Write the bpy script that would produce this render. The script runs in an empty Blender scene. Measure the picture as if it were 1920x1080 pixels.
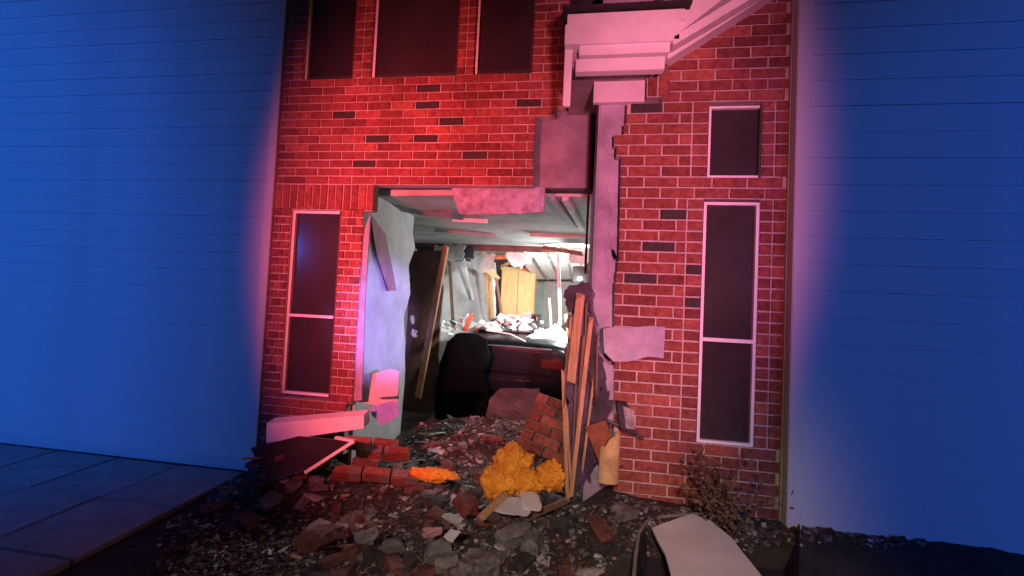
import bpy, bmesh, math, random
from mathutils import Vector, Matrix, noise
random.seed(11)
rnd = random.uniform
S = bpy.context.scene
COL = S.collection
# ------------------------------------------------------------ camera
FPX, EYE = 800.0, 1.5
yaw, pitch, roll = (math.radians(a) for a in (-8.3, 2.0, 2.7))
fw = Vector((math.sin(yaw)*math.cos(pitch), math.cos(yaw)*math.cos(pitch), math.sin(pitch)))
r0 = Vector((math.cos(yaw), -math.sin(yaw), 0)); u0 = r0.cross(fw)
rt = math.cos(roll)*r0 + math.sin(roll)*u0
up = -math.sin(roll)*r0 + math.cos(roll)*u0
CAM = Vector((0, 0, EYE))
cd = bpy.data.cameras.new('camera'); cam = bpy.data.objects.new('camera', cd); COL.objects.link(cam)
cd.sensor_width = 36; cd.lens = 36*FPX/1920; cd.clip_end = 500; cd.clip_start = 0.05
m = Matrix((rt, up, -fw)).transposed().to_4x4(); m.translation = CAM; cam.matrix_world = m
S.camera = cam
S.render.resolution_x, S.render.resolution_y = 1024, 576
# ------------------------------------------------------------ night sky, light
S.view_settings.view_transform = 'Standard'; S.view_settings.look = 'None'
S.view_settings.exposure = 0.0; S.view_settings.gamma = 1
w = bpy.data.worlds.new('World'); S.world = w; w.use_nodes = True
wn = w.node_tree; bg = wn.nodes['Background']
sky = wn.nodes.new('ShaderNodeTexSky'); sky.sky_type = 'NISHITA'; sky.sun_disc = False
sky.sun_elevation = math.radians(2); sky.sun_rotation = math.radians(160)
wn.links.new(sky.outputs[0], bg.inputs[0]); bg.inputs[1].default_value = 0.008

def lamp(name, kind, loc, target, col, watts, size=0.1, cone=60, blend=0.5):
    l = bpy.data.lights.new(name, kind); o = bpy.data.objects.new(name, l); COL.objects.link(o)
    l.color = col; l.energy = watts
    if kind == 'SUN': l.angle = math.radians(size)
    else: l.shadow_soft_size = size
    if kind == 'SPOT': l.spot_size = math.radians(cone); l.spot_blend = blend
    o.location = loc
    o.rotation_euler = (Vector(target)-Vector(loc)).to_track_quat('-Z', 'Y').to_euler()
    return o
# the emergency vehicles parked behind the photographer: red left, violet right, blue into the room
lamp('moonlight', 'SUN', (0, -5, 8), (0.6, 0, 0), (1, .95, .9), 0.01, 5)
lamp('red_beacon', 'SPOT', (-1.9, 0.0, 1.8), (-1.35, 3.2, 1.95), (1, .12, .16), 1250, .10, 78, .95).scale = (.60, 1, 1)
lamp('red_blue_beacon', 'SPOT', (0.6, -0.8, 1.6), (0.42, 2.8, 2.2), (1, .25, .40), 780, .10, 66, 1).scale = (.50, 1, 1)
lamp('blue_beacon_room', 'SPOT', (1.5, -0.4, 1.7), (-1.66, 3.72, 1.3), (.40, .26, 1), 2000, .08, 14, .6)
lamp('blue_wash_west', 'SPOT', (-7.0, -2.5, 2.6), (-6.8, 3.2, 1.6), (.012, .16, 1), 1100, .15, 92, .7)  # added lamp without a known source, washes the left side wall blue
lamp('blue_wash_east', 'SPOT', (4.2, -2.6, 2.2), (3.4, 2.7, 1.6), (.012, .15, 1), 520, .15, 62, .7)  # added lamp turning the right side wall blue, tints the window trim too
lamp('foreground_fill', 'SPOT', (-0.3, -3.5, 3.6), (0.0, 2.45, 0.2), (1, .70, .60), 950, .25, 29, 1)  # added fill light for the rubble and insulation, no real lamp behind it

# ------------------------------------------------------------ pixels of the photograph to points
def ray(px, py): return (px-960)*rt - (py-540)*up + FPX*fw
def P(px, py, Y): d = ray(px, py); return CAM + d*(Y/d.y)
def G(px, py, z): d = ray(px, py); return CAM + d*((z-EYE)/d.z)
def PX(px, py, x): d = ray(px, py); return CAM + d*(x/d.x)
YL, YR = 3.20, 2.74
# ------------------------------------------------------------ materials
MATS = {}
def mat(name, col, rough=.8, var=.25, scale=12, bump=.0, bscale=60, spec=.3, metal=0, col2=None, stretch=None, coat=0, world=False):
    if name in MATS: return MATS[name]
    M = bpy.data.materials.new(name); M.use_nodes = True; N = M.node_tree; b = N.nodes['Principled BSDF']
    b.inputs['Roughness'].default_value = rough; b.inputs['Metallic'].default_value = metal
    b.inputs['Specular IOR Level'].default_value = spec
    if coat: b.inputs['Coat Weight'].default_value = coat
    tc = N.nodes.new('ShaderNodeTexCoord'); mp = N.nodes.new('ShaderNodeMapping'); N.links.new(tc.outputs['Object'], mp.inputs[0])
    if world:
        gq = N.nodes.new('ShaderNodeNewGeometry'); N.links.new(gq.outputs['Position'], mp.inputs[0])
    if stretch: mp.inputs['Scale'].default_value = stretch
    nz = N.nodes.new('ShaderNodeTexNoise'); nz.inputs['Scale'].default_value = scale; nz.inputs['Detail'].default_value = 8
    nz.inputs['Roughness'].default_value = .65
    N.links.new(mp.outputs[0], nz.inputs[0])
    rp = N.nodes.new('ShaderNodeValToRGB'); c2 = col2 or tuple(c*(1-var) for c in col)
    rp.color_ramp.elements[0].position = .32; rp.color_ramp.elements[1].position = .68
    rp.color_ramp.elements[0].color = (*c2, 1); rp.color_ramp.elements[1].color = (*[min(1, c*(1+var*.4)) for c in col], 1)
    N.links.new(nz.outputs[0], rp.inputs[0])
    if world:                                     # soot and weather in large soft patches on top of the fired colour
        n3 = N.nodes.new('ShaderNodeTexNoise'); n3.inputs['Scale'].default_value = 2.6; n3.inputs['Detail'].default_value = 5; N.links.new(mp.outputs[0], n3.inputs[0])
        r3 = N.nodes.new('ShaderNodeMapRange'); r3.inputs[1].default_value = .3; r3.inputs[2].default_value = .7; r3.inputs[3].default_value = .78; r3.inputs[4].default_value = 1.12; N.links.new(n3.outputs[0], r3.inputs[0])
        mx = N.nodes.new('ShaderNodeMix'); mx.data_type = 'RGBA'; mx.blend_type = 'MULTIPLY'; mx.inputs[0].default_value = 1
        N.links.new(rp.outputs[0], mx.inputs[6]); N.links.new(r3.outputs[0], mx.inputs[7]); N.links.new(mx.outputs[2], b.inputs['Base Color'])
    else: N.links.new(rp.outputs[0], b.inputs['Base Color'])
    if bump:
        n2 = N.nodes.new('ShaderNodeTexNoise'); n2.inputs['Scale'].default_value = bscale; n2.inputs['Detail'].default_value = 6
        N.links.new(mp.outputs[0], n2.inputs[0])
        bp = N.nodes.new('ShaderNodeBump'); bp.inputs['Strength'].default_value = bump; bp.inputs['Distance'].default_value = .01
        N.links.new(n2.outputs[0], bp.inputs['Height']); N.links.new(bp.outputs[0], b.inputs['Normal'])
    MATS[name] = M; return M
def emit(name, col, s):
    M = bpy.data.materials.new(name); M.use_nodes = True; b = M.node_tree.nodes['Principled BSDF']
    b.inputs['Emission Color'].default_value = (*col, 1); b.inputs['Emission Strength'].default_value = s; MATS[name] = M; return M
BRICK = [mat('brick_%d' % i, c, .85, .45, 28, .8, 80, world=True) for i, c in enumerate([
    (.30, .085, .058), (.25, .07, .05), (.37, .115, .075), (.20, .055, .042), (.30, .078, .066)])]
DARKB = mat('brick_clinker', (.055, .04, .035), .8, .4, 40, .5, 90)
MORT = mat('mortar', (.55, .44, .40), .95, .25, 30, .7, 120, world=True)
MORTD = mat('dirty_mortar', (.26, .19, .17), .95, .4, 30, .7, 120, world=True)
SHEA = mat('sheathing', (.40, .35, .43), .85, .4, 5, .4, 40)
SHED = mat('dimmed_sheathing', (.24, .21, .24), .85, .45, 5, .4, 40)  # darker copy of the sheathing, weaker light in the recess put into the colour
DRY = mat('drywall', (.60, .59, .60), .9, .22, 4, .3, 30)
CEIL = mat('ceiling_plaster', (.44, .45, .44), .9, .3, 3, .3, 25)
WHITE = mat('white_paint', (.78, .76, .75), .5, .12, 5, .1, 60)
SCREEN = mat('dark_window_glass', (.042, .034, .036), .13, .25, 3, 0, 1, .45)
BRONZE = mat('dark_bronze_frame', (.05, .035, .035), .6, .2, 8, .1, 60)
WOOD = mat('raw_lumber', (.55, .33, .17), .75, .4, 6, .3, 50, stretch=(14, 14, 1.2))
WOODD = mat('old_lumber', (.22, .12, .08), .8, .4, 6, .3, 50, stretch=(14, 14, 1.2))
PAPER = mat('black_felt_paper', (.05, .04, .055), .7, .6, 9, .6, 25)
WRAP = mat('purple_grey_wrap', (.075, .06, .11), .55, .6, 9, .7, 22)
CARP = mat('black_car_paint', (.003, .004, .006), .28, .3, 4, 0, 1, .22)
CRUMP = mat('black_bent_metal', (.003, .004, .005), .8, .4, 4, .2, 20, .03)
PLAST = mat('dark_grey_plastic', (.07, .075, .075), .5, .3, 8, .1, 80)
RUB = mat('tyre_rubber', (.02, .02, .02), .85, .3, 20, .3, 80)
STEEL = mat('dull_steel', (.5, .5, .52), .4, .2, 10, .1, 60, metal=.9)
INSUL = mat('orange_insulation', (.95, .46, .05), .95, .3, 14, 1.0, 70, col2=(.82, .24, .03))
FOAM = mat('tan_foam', (.62, .46, .20), .85, .4, 9, .4, 40)
CAB = mat('tan_cabinet_wood', (.66, .45, .20), .5, .25, 4, .1, 40, stretch=(8, 8, 1))
TAN = mat('wall_tan', (.40, .38, .34), .9, .3, 5, .3, 30)
BROWN = mat('brown_panel', (.16, .085, .075), .8, .4, 5, .3, 30)
DIRT = mat('trampled_soil', (.055, .045, .038), .95, .5, 9, .9, 40)
DUST = [mat('debris_grey', (.19, .18, .17), .95, .6, 20, .6, 60), mat('debris_dark', (.06, .053, .05), .95, .5, 20, .6, 60),
        mat('debris_brick', (.17, .07, .055), .9, .6, 14, .6, 60), mat('debris_white', (.46, .44, .42), .95, .5, 15, .5, 50)]
STUC = mat('smooth_render', (.60, .60, .58), .92, .10, 1.2, .25, 120)
PAVE = mat('concrete_paving', (.36, .35, .34), .9, .25, 5, .4, 90)
GLASSY = mat('broken_glass_green', (.62, .72, .68), .2, .2, 20, .3, 50, .6)
LEAF = mat('brown_green_leaf', (.17, .12, .07), .7, .5, 30, .2, 60)
BARK = mat('twig_bark', (.10, .065, .045), .9, .4, 30, .4, 60)
LAMPON = emit('lit_lamp_face', (.9, 1, .97), 30)
# ------------------------------------------------------------ mesh helpers
def link(name, me, material, parent=None):
    o = bpy.data.objects.new(name, me); COL.objects.link(o)
    if material is not None and not me.materials: me.materials.append(material)
    if parent is not None: o.parent = parent
    return o
def tag(o, label, cat, group=None):
    o['label'] = label; o['category'] = cat
    if group: o['group'] = group
    return o
def empty(name, loc=(0, 0, 0), label=None, cat=None, group=None, parent=None):
    o = bpy.data.objects.new(name, None); COL.objects.link(o); o.location = loc; o.empty_display_size = .1
    if parent is not None: o.parent = parent
    if label: tag(o, label, cat, group)
    return o
class MB:
    def __init__(s): s.v = []; s.f = []; s.mi = []
    def add(s, vs, fs, mi=0):
        n = len(s.v); s.v += [tuple(v) for v in vs]; s.f += [tuple(i+n for i in f) for f in fs]; s.mi += [mi]*len(fs)
    def box(s, a, b, mi=0, M=None):
        x0, y0, z0 = a; x1, y1, z1 = b
        vs = [Vector(c) for c in ((x0, y0, z0), (x1, y0, z0), (x1, y1, z0), (x0, y1, z0), (x0, y0, z1), (x1, y0, z1), (x1, y1, z1), (x0, y1, z1))]
        if M: vs = [M @ v for v in vs]
        s.add(vs, BF, mi)
    def prism(s, pts, vec, mi=0):
        pts = [Vector(p) for p in pts]; vec = Vector(vec); n = len(pts)
        s.add(pts+[p+vec for p in pts], [tuple(range(n))[::-1], tuple(range(n, 2*n))]+[(i, (i+1) % n, n+(i+1) % n, n+i) for i in range(n)], mi)
    def tube(s, pts, rad, n=8, mi=0):
        pts = [Vector(p) for p in pts]; rad = rad if isinstance(rad, (list, tuple)) else [rad]*len(pts); vs = []; fs = []
        for i, p in enumerate(pts):
            d = (pts[min(i+1, len(pts)-1)]-pts[max(i-1, 0)]).normalized()
            a = d.orthogonal().normalized(); b = d.cross(a)
            vs += [p+rad[i]*(math.cos(t)*a+math.sin(t)*b) for t in [6.28319*k/n for k in range(n)]]
        for i in range(len(pts)-1):
            for k in range(n): fs.append((i*n+k, i*n+(k+1) % n, (i+1)*n+(k+1) % n, (i+1)*n+k))
        fs += [tuple(range(n))[::-1], tuple(range((len(pts)-1)*n, len(pts)*n))]
        s.add(vs, fs, mi)
    def beam(s, a, b, w, t, side=(0, 1, 0), ragged=0):
        a, b = Vector(a), Vector(b); d = (b-a).normalized(); sd = Vector(side); n = (sd-d*sd.dot(d)).normalized(); q = d.cross(n)
        c = [(-1, -1), (1, -1), (1, 1), (-1, 1)]
        vs = [a+q*w/2*i+n*t/2*j+d*rnd(-ragged, ragged) for i, j in c]+[b+q*w/2*i+n*t/2*j+d*rnd(-ragged, ragged) for i, j in c]
        s.add(vs, BF)
    def mesh(s, name, mats):
        me = bpy.data.meshes.new(name); me.from_pydata(s.v, [], s.f)
        for mm in mats: me.materials.append(mm)
        if len(mats) > 1: me.polygons.foreach_set('material_index', s.mi)
        bm = bmesh.new(); bm.from_mesh(me); bmesh.ops.recalc_face_normals(bm, faces=bm.faces); bm.to_mesh(me); bm.free()
        return me
    def obj(s, name, mats, parent=None, bevel=0, smooth=False):
        mats = mats if isinstance(mats, (list, tuple)) else [mats]
        me = s.mesh(name, mats)
        if bevel:
            bm = bmesh.new(); bm.from_mesh(me); bmesh.ops.bevel(bm, geom=bm.edges[:], offset=bevel, segments=2, affect='EDGES', clamp_overlap=True); bm.to_mesh(me); bm.free()
        if smooth: me.polygons.foreach_set('use_smooth', [True]*len(me.polygons))
        return link(name, me, None, parent)
BF = [(3, 2, 1, 0), (4, 5, 6, 7), (0, 1, 5, 4), (1, 2, 6, 5), (2, 3, 7, 6), (3, 0, 4, 7)]
def bx(name, a, b, mm, parent=None, bevel=0):
    q = MB(); q.box(a, b); return q.obj(name, mm, parent, bevel)
def sheet(name, pts, vec, mm, parent=None, cuts=3, amp=.01, seed=0):
    """a board or panel with a traced outline, real thickness and slightly uneven faces"""
    q = MB(); q.prism(pts, vec); me = q.mesh(name, [mm])
    if cuts:
        bm = bmesh.new(); bm.from_mesh(me); bmesh.ops.triangulate(bm, faces=bm.faces[:])
        bmesh.ops.subdivide_edges(bm, edges=bm.edges[:], cuts=cuts, use_grid_fill=True)
        for v in bm.verts:
            v.co += amp*noise.noise_vector(v.co*5+Vector((seed, seed*1.7, 0)))
        bm.to_mesh(me); bm.free()
    return link(name, me, None, parent)
def ragged(pts, step=.05, amp=.015, sd=0):
    """break the straight edges of an outline into a torn one"""
    out = []; rr = random.Random(sd)
    for i, a in enumerate(pts):
        a = Vector(a); b = Vector(pts[(i+1) % len(pts)]); n = max(1, int((b-a).length/step))
        for k in range(n):
            p = a.lerp(b, k/n)
            if k: p = p+Vector((rr.uniform(-amp, amp), 0, rr.uniform(-amp, amp)))
            out.append(p)
    return out
def chunk_mesh(name, mm, size, seed, sub=1, rough=.3):
    rr = random.Random(seed); bm = bmesh.new(); bmesh.ops.create_cube(bm, size=1)
    cut = [(Vector([rr.uniform(-1, 1) for _ in range(3)]).normalized(), rr.uniform(.38, .62)) for _ in range(4)]
    bmesh.ops.subdivide_edges(bm, edges=bm.edges[:], cuts=4, use_grid_fill=True)
    for v in bm.verts:
        for n_, d_ in cut:                                   # knock corners off
            k = v.co.dot(n_)-d_
            if k > 0: v.co -= n_*k*min(1, rough*2.6)
        o_ = Vector((seed*1.3, seed*.7, 0)); v.co += noise.noise_vector(v.co*2.1+o_)*rough*.30+noise.noise_vector(v.co*6+o_)*rough*.14
        v.co = Vector([c*k for c, k in zip(v.co, size)])
    me = bpy.data.meshes.new(name); bm.to_mesh(me); bm.free(); me.materials.append(mm); return me

# ------------------------------------------------------------ ground
def bump(x, y, cx, cy, sx, sy, a): return a*math.exp(-((x-cx)/sx)**2-((y-cy)/sy)**2)
def h(x, y):
    z = bump(x, y, -.35, 2.75, .75, .45, .17)+bump(x, y, -2.02, 2.98, .34, .22, .38)+bump(x, y, -1.35, 3.2, .5, .3, .12)
    t = max(0, min(1, (y-1.95)/.6)); s_ = max(0, min(1, (x+.05)/.35))
    z += .30*t*t*(3-2*t)*s_ if y < 2.9 else .34*s_*max(0, 1-(y-2.9)/.5)
    z += bump(x, y, -.75, 4.45, .95, .62, .24)
    if z > .01: z += min(1, z*8)*.03*noise.noise(Vector((x*6, y*6, 0)))
    return z
vs = []; fs = []
xs = [-60, -30, -15, -9, -6]+[-5+.08*i for i in range(101)]+[3.5, 4.5, 8, 20, 60]
ys = [-60, -30, -12, -5, -2, 0, 1]+[1.4+.07*i for i in range(55)]+[5.6, 6.5, 8, 10, 14, 30, 60]
for y in ys:
    for x in xs: vs.append((x, y, h(x, y)))
n = len(xs)
for j in range(len(ys)-1):
    for i in range(n-1): fs.append((j*n+i, j*n+i+1, (j+1)*n+i+1, (j+1)*n+i))
me = bpy.data.meshes.new('ground'); me.from_pydata(vs, [], fs); me.polygons.foreach_set('use_smooth', [True]*len(fs))
o = link('ground', me, DIRT); o['kind'] = 'structure'
pv = bx('pavement', (-7.4, .6, -.08), (-2.55, YL-.02, .004), DIRT); pv['kind'] = 'structure'
sl = MB(); sl.box((-.295, -.295, -.02), (.295, .295, .02)); slab = sl.obj('paving_slab', PAVE, pv, .006); slab.location = (-2.86, YL-.34, .016)
for i in range(8):
    for j in range(4):
        if i == j == 0: continue
        c = slab.copy(); COL.objects.link(c); c.parent = pv; c.location = (-2.86-.6*i, YL-.34-.6*j, .016+rnd(-.004, .004)); c.rotation_euler = (rnd(-.006, .006), rnd(-.006, .006), rnd(-.008, .008))
# ------------------------------------------------------------ the house
house = empty('brick_house', (-1, YL, 0), 'red brick house with a car-sized hole smashed through its front', 'house')
house_inv = Matrix.Translation(Vector((1, -YL, 0)))
def hp(o):                                   # parent to the house and keep the place
    o.parent = house; o.matrix_parent_inverse = house_inv; return o
def sub(o, p):
    o.parent = p; return o
CH, BH, BLEN, J = .0677, .0572, .203, .0105
Z0 = 2.40-CH*40
xl0 = -2.50
xr_a = P(1005, 290, YL).x; z_a = P(1005, 224, YL).z
xr_b = P(1043, 212, YL).x; z_b = P(1050, 205, YL).z
xr_c = P(1062, 150, YL).x
upsill = P(800, 139, YL).z
upz1 = 4.25
UW = [(P(570, 100, YL).x, P(662, 100, YL).x), (P(697, 100, YL).x, P(857, 100, YL).x), (P(890, 100, YL).x, P(998, 100, YL).x)]
lwx0, lwx1 = -2.34, P(628, 560, YL).x
lwz0, lwz1 = P(600, 745, YL).z, P(600, 397, YL).z
solz0 = P(640, 394, YL).z
pierR = P(672, 560, YL).x
holeTop = 2.40
def left_iv(z):
    if z > upz1: return [(xl0, xr_c)]
    if z > upsill: return [(xl0, UW[0][0]), (UW[0][1], UW[1][0]), (UW[1][1], UW[2][0]), (UW[2][1], xr_c)]
    if z > holeTop:
        r = xr_a if z < z_a else (xr_b if z < z_b else xr_c)
        return [(xl0, r+.02*math.sin(z*97) if z < z_b else r)]
    if z > solz0: return [(xl0, P(698, 370, YL).x)]
    if z > lwz0: return [(xl0, lwx0), (lwx1, pierR)]
    if z > .22: return [(xl0, pierR-.05)]
    return [(xl0, -2.2)]
rwx0, rwx1 = P(1314, 600, YR).x, P(1314, 600, YR).x+.32
rwz0, rwz1, rrail = P(1330, 832, YR).z, P(1340, 378, YR).z, P(1335, 637, YR).z
ruz0, ruz1 = P(1345, 332, YR).z, P(1345, 198, YR).z
rux0 = P(1329, 265, YR).x
xr1 = 1.24
rk0, rk1 = P(1212, 128, YR), P(1362, 36, YR)
rslope = (rk1.z-rk0.z)/(rk1.x-rk0.x)
def edgeR(z):
    px = 1150 if z < .5 else 1240
    y = [(3.2, 1240), (P(1175, 184, YR).z, 1240), (P(1175, 184, YR).z-.001, 1176), (P(1175, 240, YR).z, 1173), (P(1150, 250, YR).z, 1150), (P(1150, 275, YR).z, 1152),
         (P(1160, 300, YR).z, 1164), (P(1160, 480, YR).z, 1160), (P(1152, 540, YR).z, 1152), (P(1152, 640, YR).z, 1152), (0, 1150)]
    for (za, pa), (zb, pb) in zip(y, y[1:]):
        if z >= zb: px = pb+(pa-pb)*(z-zb)/(za-zb) if za > zb else pb; break
    py = 560-(z-1.5)*280
    return P(px, py, YR).x
def right_iv(z):
    l = edgeR(z)
    if z > rk0.z: l = max(l, rk0.x+(z-rk0.z)/rslope)
    if z > ruz1 or rwz1 < z < ruz0 or z < rwz0: return [(l, xr1)] if l < xr1 else []
    x0 = rux0 if z > rwz1 else rwx0
    return [(l, x0), (rwx1, xr1)]
# one brick mesh, shared; its colour is one of a few burnt tones
bm = bmesh.new(); bmesh.ops.create_cube(bm, size=1)
bmesh.ops.scale(bm, vec=(BLEN-J, .09, BH), verts=bm.verts)
bmesh.ops.bevel(bm, geom=[e for e in bm.edges if all(v.co.y < 0 for v in e.verts)], offset=.004, segments=1, affect='EDGES')
base = bpy.data.meshes.new('brick'); bm.to_mesh(base); bm.free()
BM_ = []
for mm in BRICK+[DARKB]:
    c = base.copy(); c.materials.append(mm); BM_.append(c)
bricks = []      # (centre, length scale, tone, rotation)
dark_l = [P(x, y, YL) for x, y in ((786, 173), (650, 207), (832, 233), (690, 265), (780, 265), (876, 293), (670, 310), (985, 197))]
dark_r = [P(x, y, YR) for x, y in ((1208, 467), (1185, 523), (1270, 393), (1183, 208), (1296, 512), (1296, 567))]
mortL, mortR = MB(), MB()
def lay(iv_fn, Y, mort, darks, z_hi, stackx=None):
    k = 0; z = Z0
    while z < z_hi:
        zc = z+CH/2
        for a, b in iv_fn(zc):
            if b-a < .03: continue
            mort.box((a+.004, Y+.011, z), (b-.004, Y+.088, z+CH+.0003))
            cuts = []
            if b-a < .24:
                cuts = [(a, (a+b)/2), ((a+b)/2, b)] if b-a < .21 or k % 2 else [(a, a+(b-a)*.5), (a+(b-a)*.5, b)]
                if Y == YL and zc < lwz1 and k % 2: cuts = [(a, a+(b-a)*.28), (a+(b-a)*.28, a+(b-a)*.72), (a+(b-a)*.72, b)]
            else:
                bb = b
                if stackx and abs(b-stackx) < .08 and b-a > .3:      # column of headers beside the window
                    cuts.append((b-.098, b)); bb = b-.098
                x = math.floor(a/BLEN)*BLEN+(k % 2)*BLEN/2-BLEN
                while x < bb:
                    p, q = max(x, a), min(x+BLEN, bb)
                    if q-p > .035: cuts.append((p, q))
                    x += BLEN
            for p, q in cuts:
                c = Vector(((p+q)/2, Y+.045+rnd(-.0025, .0025), zc))
                tone = random.choice((0, 0, 1, 1, 2, 3, 4))
                for d in darks:
                    if abs(d.x-c.x) < (q-p)/2 and abs(d.z-c.z) < CH/2: tone = 5
                if rnd(0, 1) < .006: tone = 5
                bricks.append((c, max(.05, (q-p-J)/(BLEN-J)), tone, None))
        k += 1; z += CH
lay(lambda z: [] if solz0 < z < holeTop-.001 else left_iv(z), YL, mortL, dark_l, 4.6)
lay(right_iv, YR, mortR, dark_r, 4.3, rwx0)
# soldier course over the lower window
x = xl0; xe = P(698, 370, YL).x
mortL.box((xl0, YL+.011, solz0), (xe, YL+.088, holeTop))
while x < xe-.05:
    bricks.append((Vector((x+CH/2, YL+.044+rnd(-.002, .002), (solz0+holeTop)/2)), (holeTop-solz0-J)/(BLEN-J), random.choice((0, 1, 2, 4)), 'v')); x += CH
# upright bricks under the rake
xa = P(1214, 150, YR).x; za, zb = P(1214, 181, YR).z, rk0.z-.015
mortR.box((xa, YR+.011, za), (xa+2*CH, YR+.088, zb))
for i in range(2):
    bricks.append((Vector((xa+CH/2+i*CH, YR+.045, (za+zb)/2)), (zb-za-J)/(BLEN-J), 1+i, 'v'))
def seen(c):
    d = c-CAM; zz = d.dot(fw); u, v = 960+FPX*d.dot(rt)/zz, 540-FPX*d.dot(up)/zz
    return (555 < u < 1365 and 30 < v < 1050), zz
order = sorted(range(len(bricks)), key=lambda i: (not seen(bricks[i][0])[0], seen(bricks[i][0])[1]))
rest = MB(); tmpl = [v.co.copy() for v in base.vertices]; tf = [tuple(p.vertices) for p in base.polygons]
for r_, i in enumerate(order):
    c, sx, tone, rot = bricks[i]
    Mx = Matrix.Translation(c) @ (Matrix.Rotation(math.pi/2, 4, 'Y') if rot else Matrix.Rotation(rnd(-.008, .008), 4, 'Y') @ Matrix.Rotation(rnd(-.012, .012), 4, 'Z')) @ Matrix.Diagonal((sx*rnd(.985, 1.01), 1, rnd(.96, 1.03), 1))
    if r_ < 300:
        o = bpy.data.objects.new('brick', BM_[tone]); COL.objects.link(o); o.matrix_world = Mx; hp(o)
    else: rest.add([Mx @ v for v in tmpl], tf, tone)
o = hp(rest.obj('brickwork', BRICK+[DARKB])); o['kind'] = 'stuff'
hp(mortL.obj('mortar', MORT)); hp(mortR.obj('mortar', MORT))
# backing walls behind the brick skin
def wall(name, a, b, mm, bevel=0): return hp(bx(name, a, b, mm, None, bevel))
xin = P(1110, 300, YL).x; xc = P(1119, 420, YR).x
wall('backing_wall', (xl0, YL+.13, holeTop+.03), (xr_a-.06, YL+.25, 4.6), SHEA)
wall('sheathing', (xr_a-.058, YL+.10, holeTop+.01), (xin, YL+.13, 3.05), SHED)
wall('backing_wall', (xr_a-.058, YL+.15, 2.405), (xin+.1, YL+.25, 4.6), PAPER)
wall('sheathing', (xr_c-.02, YL+.09, 3.12), (xin, YL+.125, 4.6), PAPER)  # black sheet stands in for the darkness of the open cavity
hp(sheet('torn_felt', ragged([P(1076, 140, YL+.05), P(1098, 136, YL+.05), P(1102, 176, YL+.05), P(1108, 205, YL+.05), P(1082, 208, YL+.05), P(1072, 190, YL+.05)], .03, .015, 5), (0, .012, 0), mat('grey_felt', (.16, .15, .15), .85, .6, 20, .5, 40), None, 3, .04, 4))
wall('backing_wall', (xl0, YL+.10, -.1), (pierR-.12, YL+.16, holeTop+.025), BROWN)
# the bay: sheathing on its torn corner and return
wall('sheathing', (xc, YR+.095, -.05), (xr1, YR+.115, 4.4), SHEA)
wall('return_sheathing', (xc-.012, YR+.10, -.05), (xc-.001, YL+.6, 4.4), SHEA)
wall('corner_stud', (xc+.002, YR+.118, -.05), (xc+.09, YR+.21, 4.4), WOODD)
wall('corner_strip', (xin-.022, YL+.06, 1.75), (xin-.004, YL+.099, 3.1), PAPER)
q = P(1115, 140, YR); q2 = P(1211, 182, YR)
wall('pale_panel', (q.x, YR+.06, q2.z), (q2.x, YR+.092, q.z), mat('pale_board', (.66, .60, .62), .8, .15, 5, .1, 40))
# jagged felt edge along the broken brick
for (x, y, w_, h_) in ((1139, 262, 12, 30), (1150, 430, 10, 80), (1146, 500, 14, 40)):
    a = P(x, y, YR+.09)
    sheet('torn_felt', ragged([P(x-w_, y-h_, YR+.088), P(x+w_*.6, y-h_*.7, YR+.088), P(x+w_, y+h_, YR+.088), P(x-w_*.3, y+h_*.6, YR+.088)], .03, .012, int(x)), (0, .006, 0), SHEA, house, 0).matrix_parent_inverse = house_inv

def window(x0, x1, z0, z1, Y, rails=(), fw_=.022, mm=SCREEN, deep=.05, white='ltb'):
    wnd = empty('window', (x0, Y+deep, z0), parent=house); wnd.matrix_parent_inverse = house_inv
    inv = Matrix.Translation(Vector((-x0, -Y-deep, -z0)))
    def ch(o): o.parent = wnd; o.matrix_parent_inverse = inv
    y0, y1 = Y+deep-.02, Y+deep+.02
    for side, a, b in (('l', (x0, y0, z0), (x0+fw_, y1, z1)), ('r', (x1-fw_, y0, z0), (x1, y1, z1)),
                       ('b', (x0+fw_, y0, z0), (x1-fw_, y1, z0+fw_)), ('t', (x0+fw_, y0, z1-fw_), (x1-fw_, y1, z1))):
        ch(bx('frame', a, b, WHITE if side in white else BRONZE))
    zs = [z0+fw_]+[r for r in rails]+[z1-fw_]
    for r in rails: ch(bx('rail', (x0+fw_, y0-.004, r-.011), (x1-fw_, y1, r+.011), WHITE))
    for a, b in zip(zs, zs[1:]): ch(bx('pane', (x0+fw_, Y+deep+.004, a), (x1-fw_, Y+deep+.01, b), mm))
    ch(bx('reveal', (x0-.004, Y+deep+.021, z0-.004), (x1+.004, Y+deep+.03, z1+.004), PAPER))
    return wnd
for a, b in UW: window(a, b, upsill+.004, upz1, YL, (), .02, white='l')
window(lwx0, lwx1, lwz0, solz0-.003, YL, (P(600, 594, YL).z,), .022, white='ltb')
window(rwx0, rwx1, rwz0, rwz1, YR, (rrail,), .017, deep=.03, white='lrtb')
window(rux0, rwx1, ruz0, ruz1, YR, (), .013, deep=.03, white='ltb')
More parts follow.
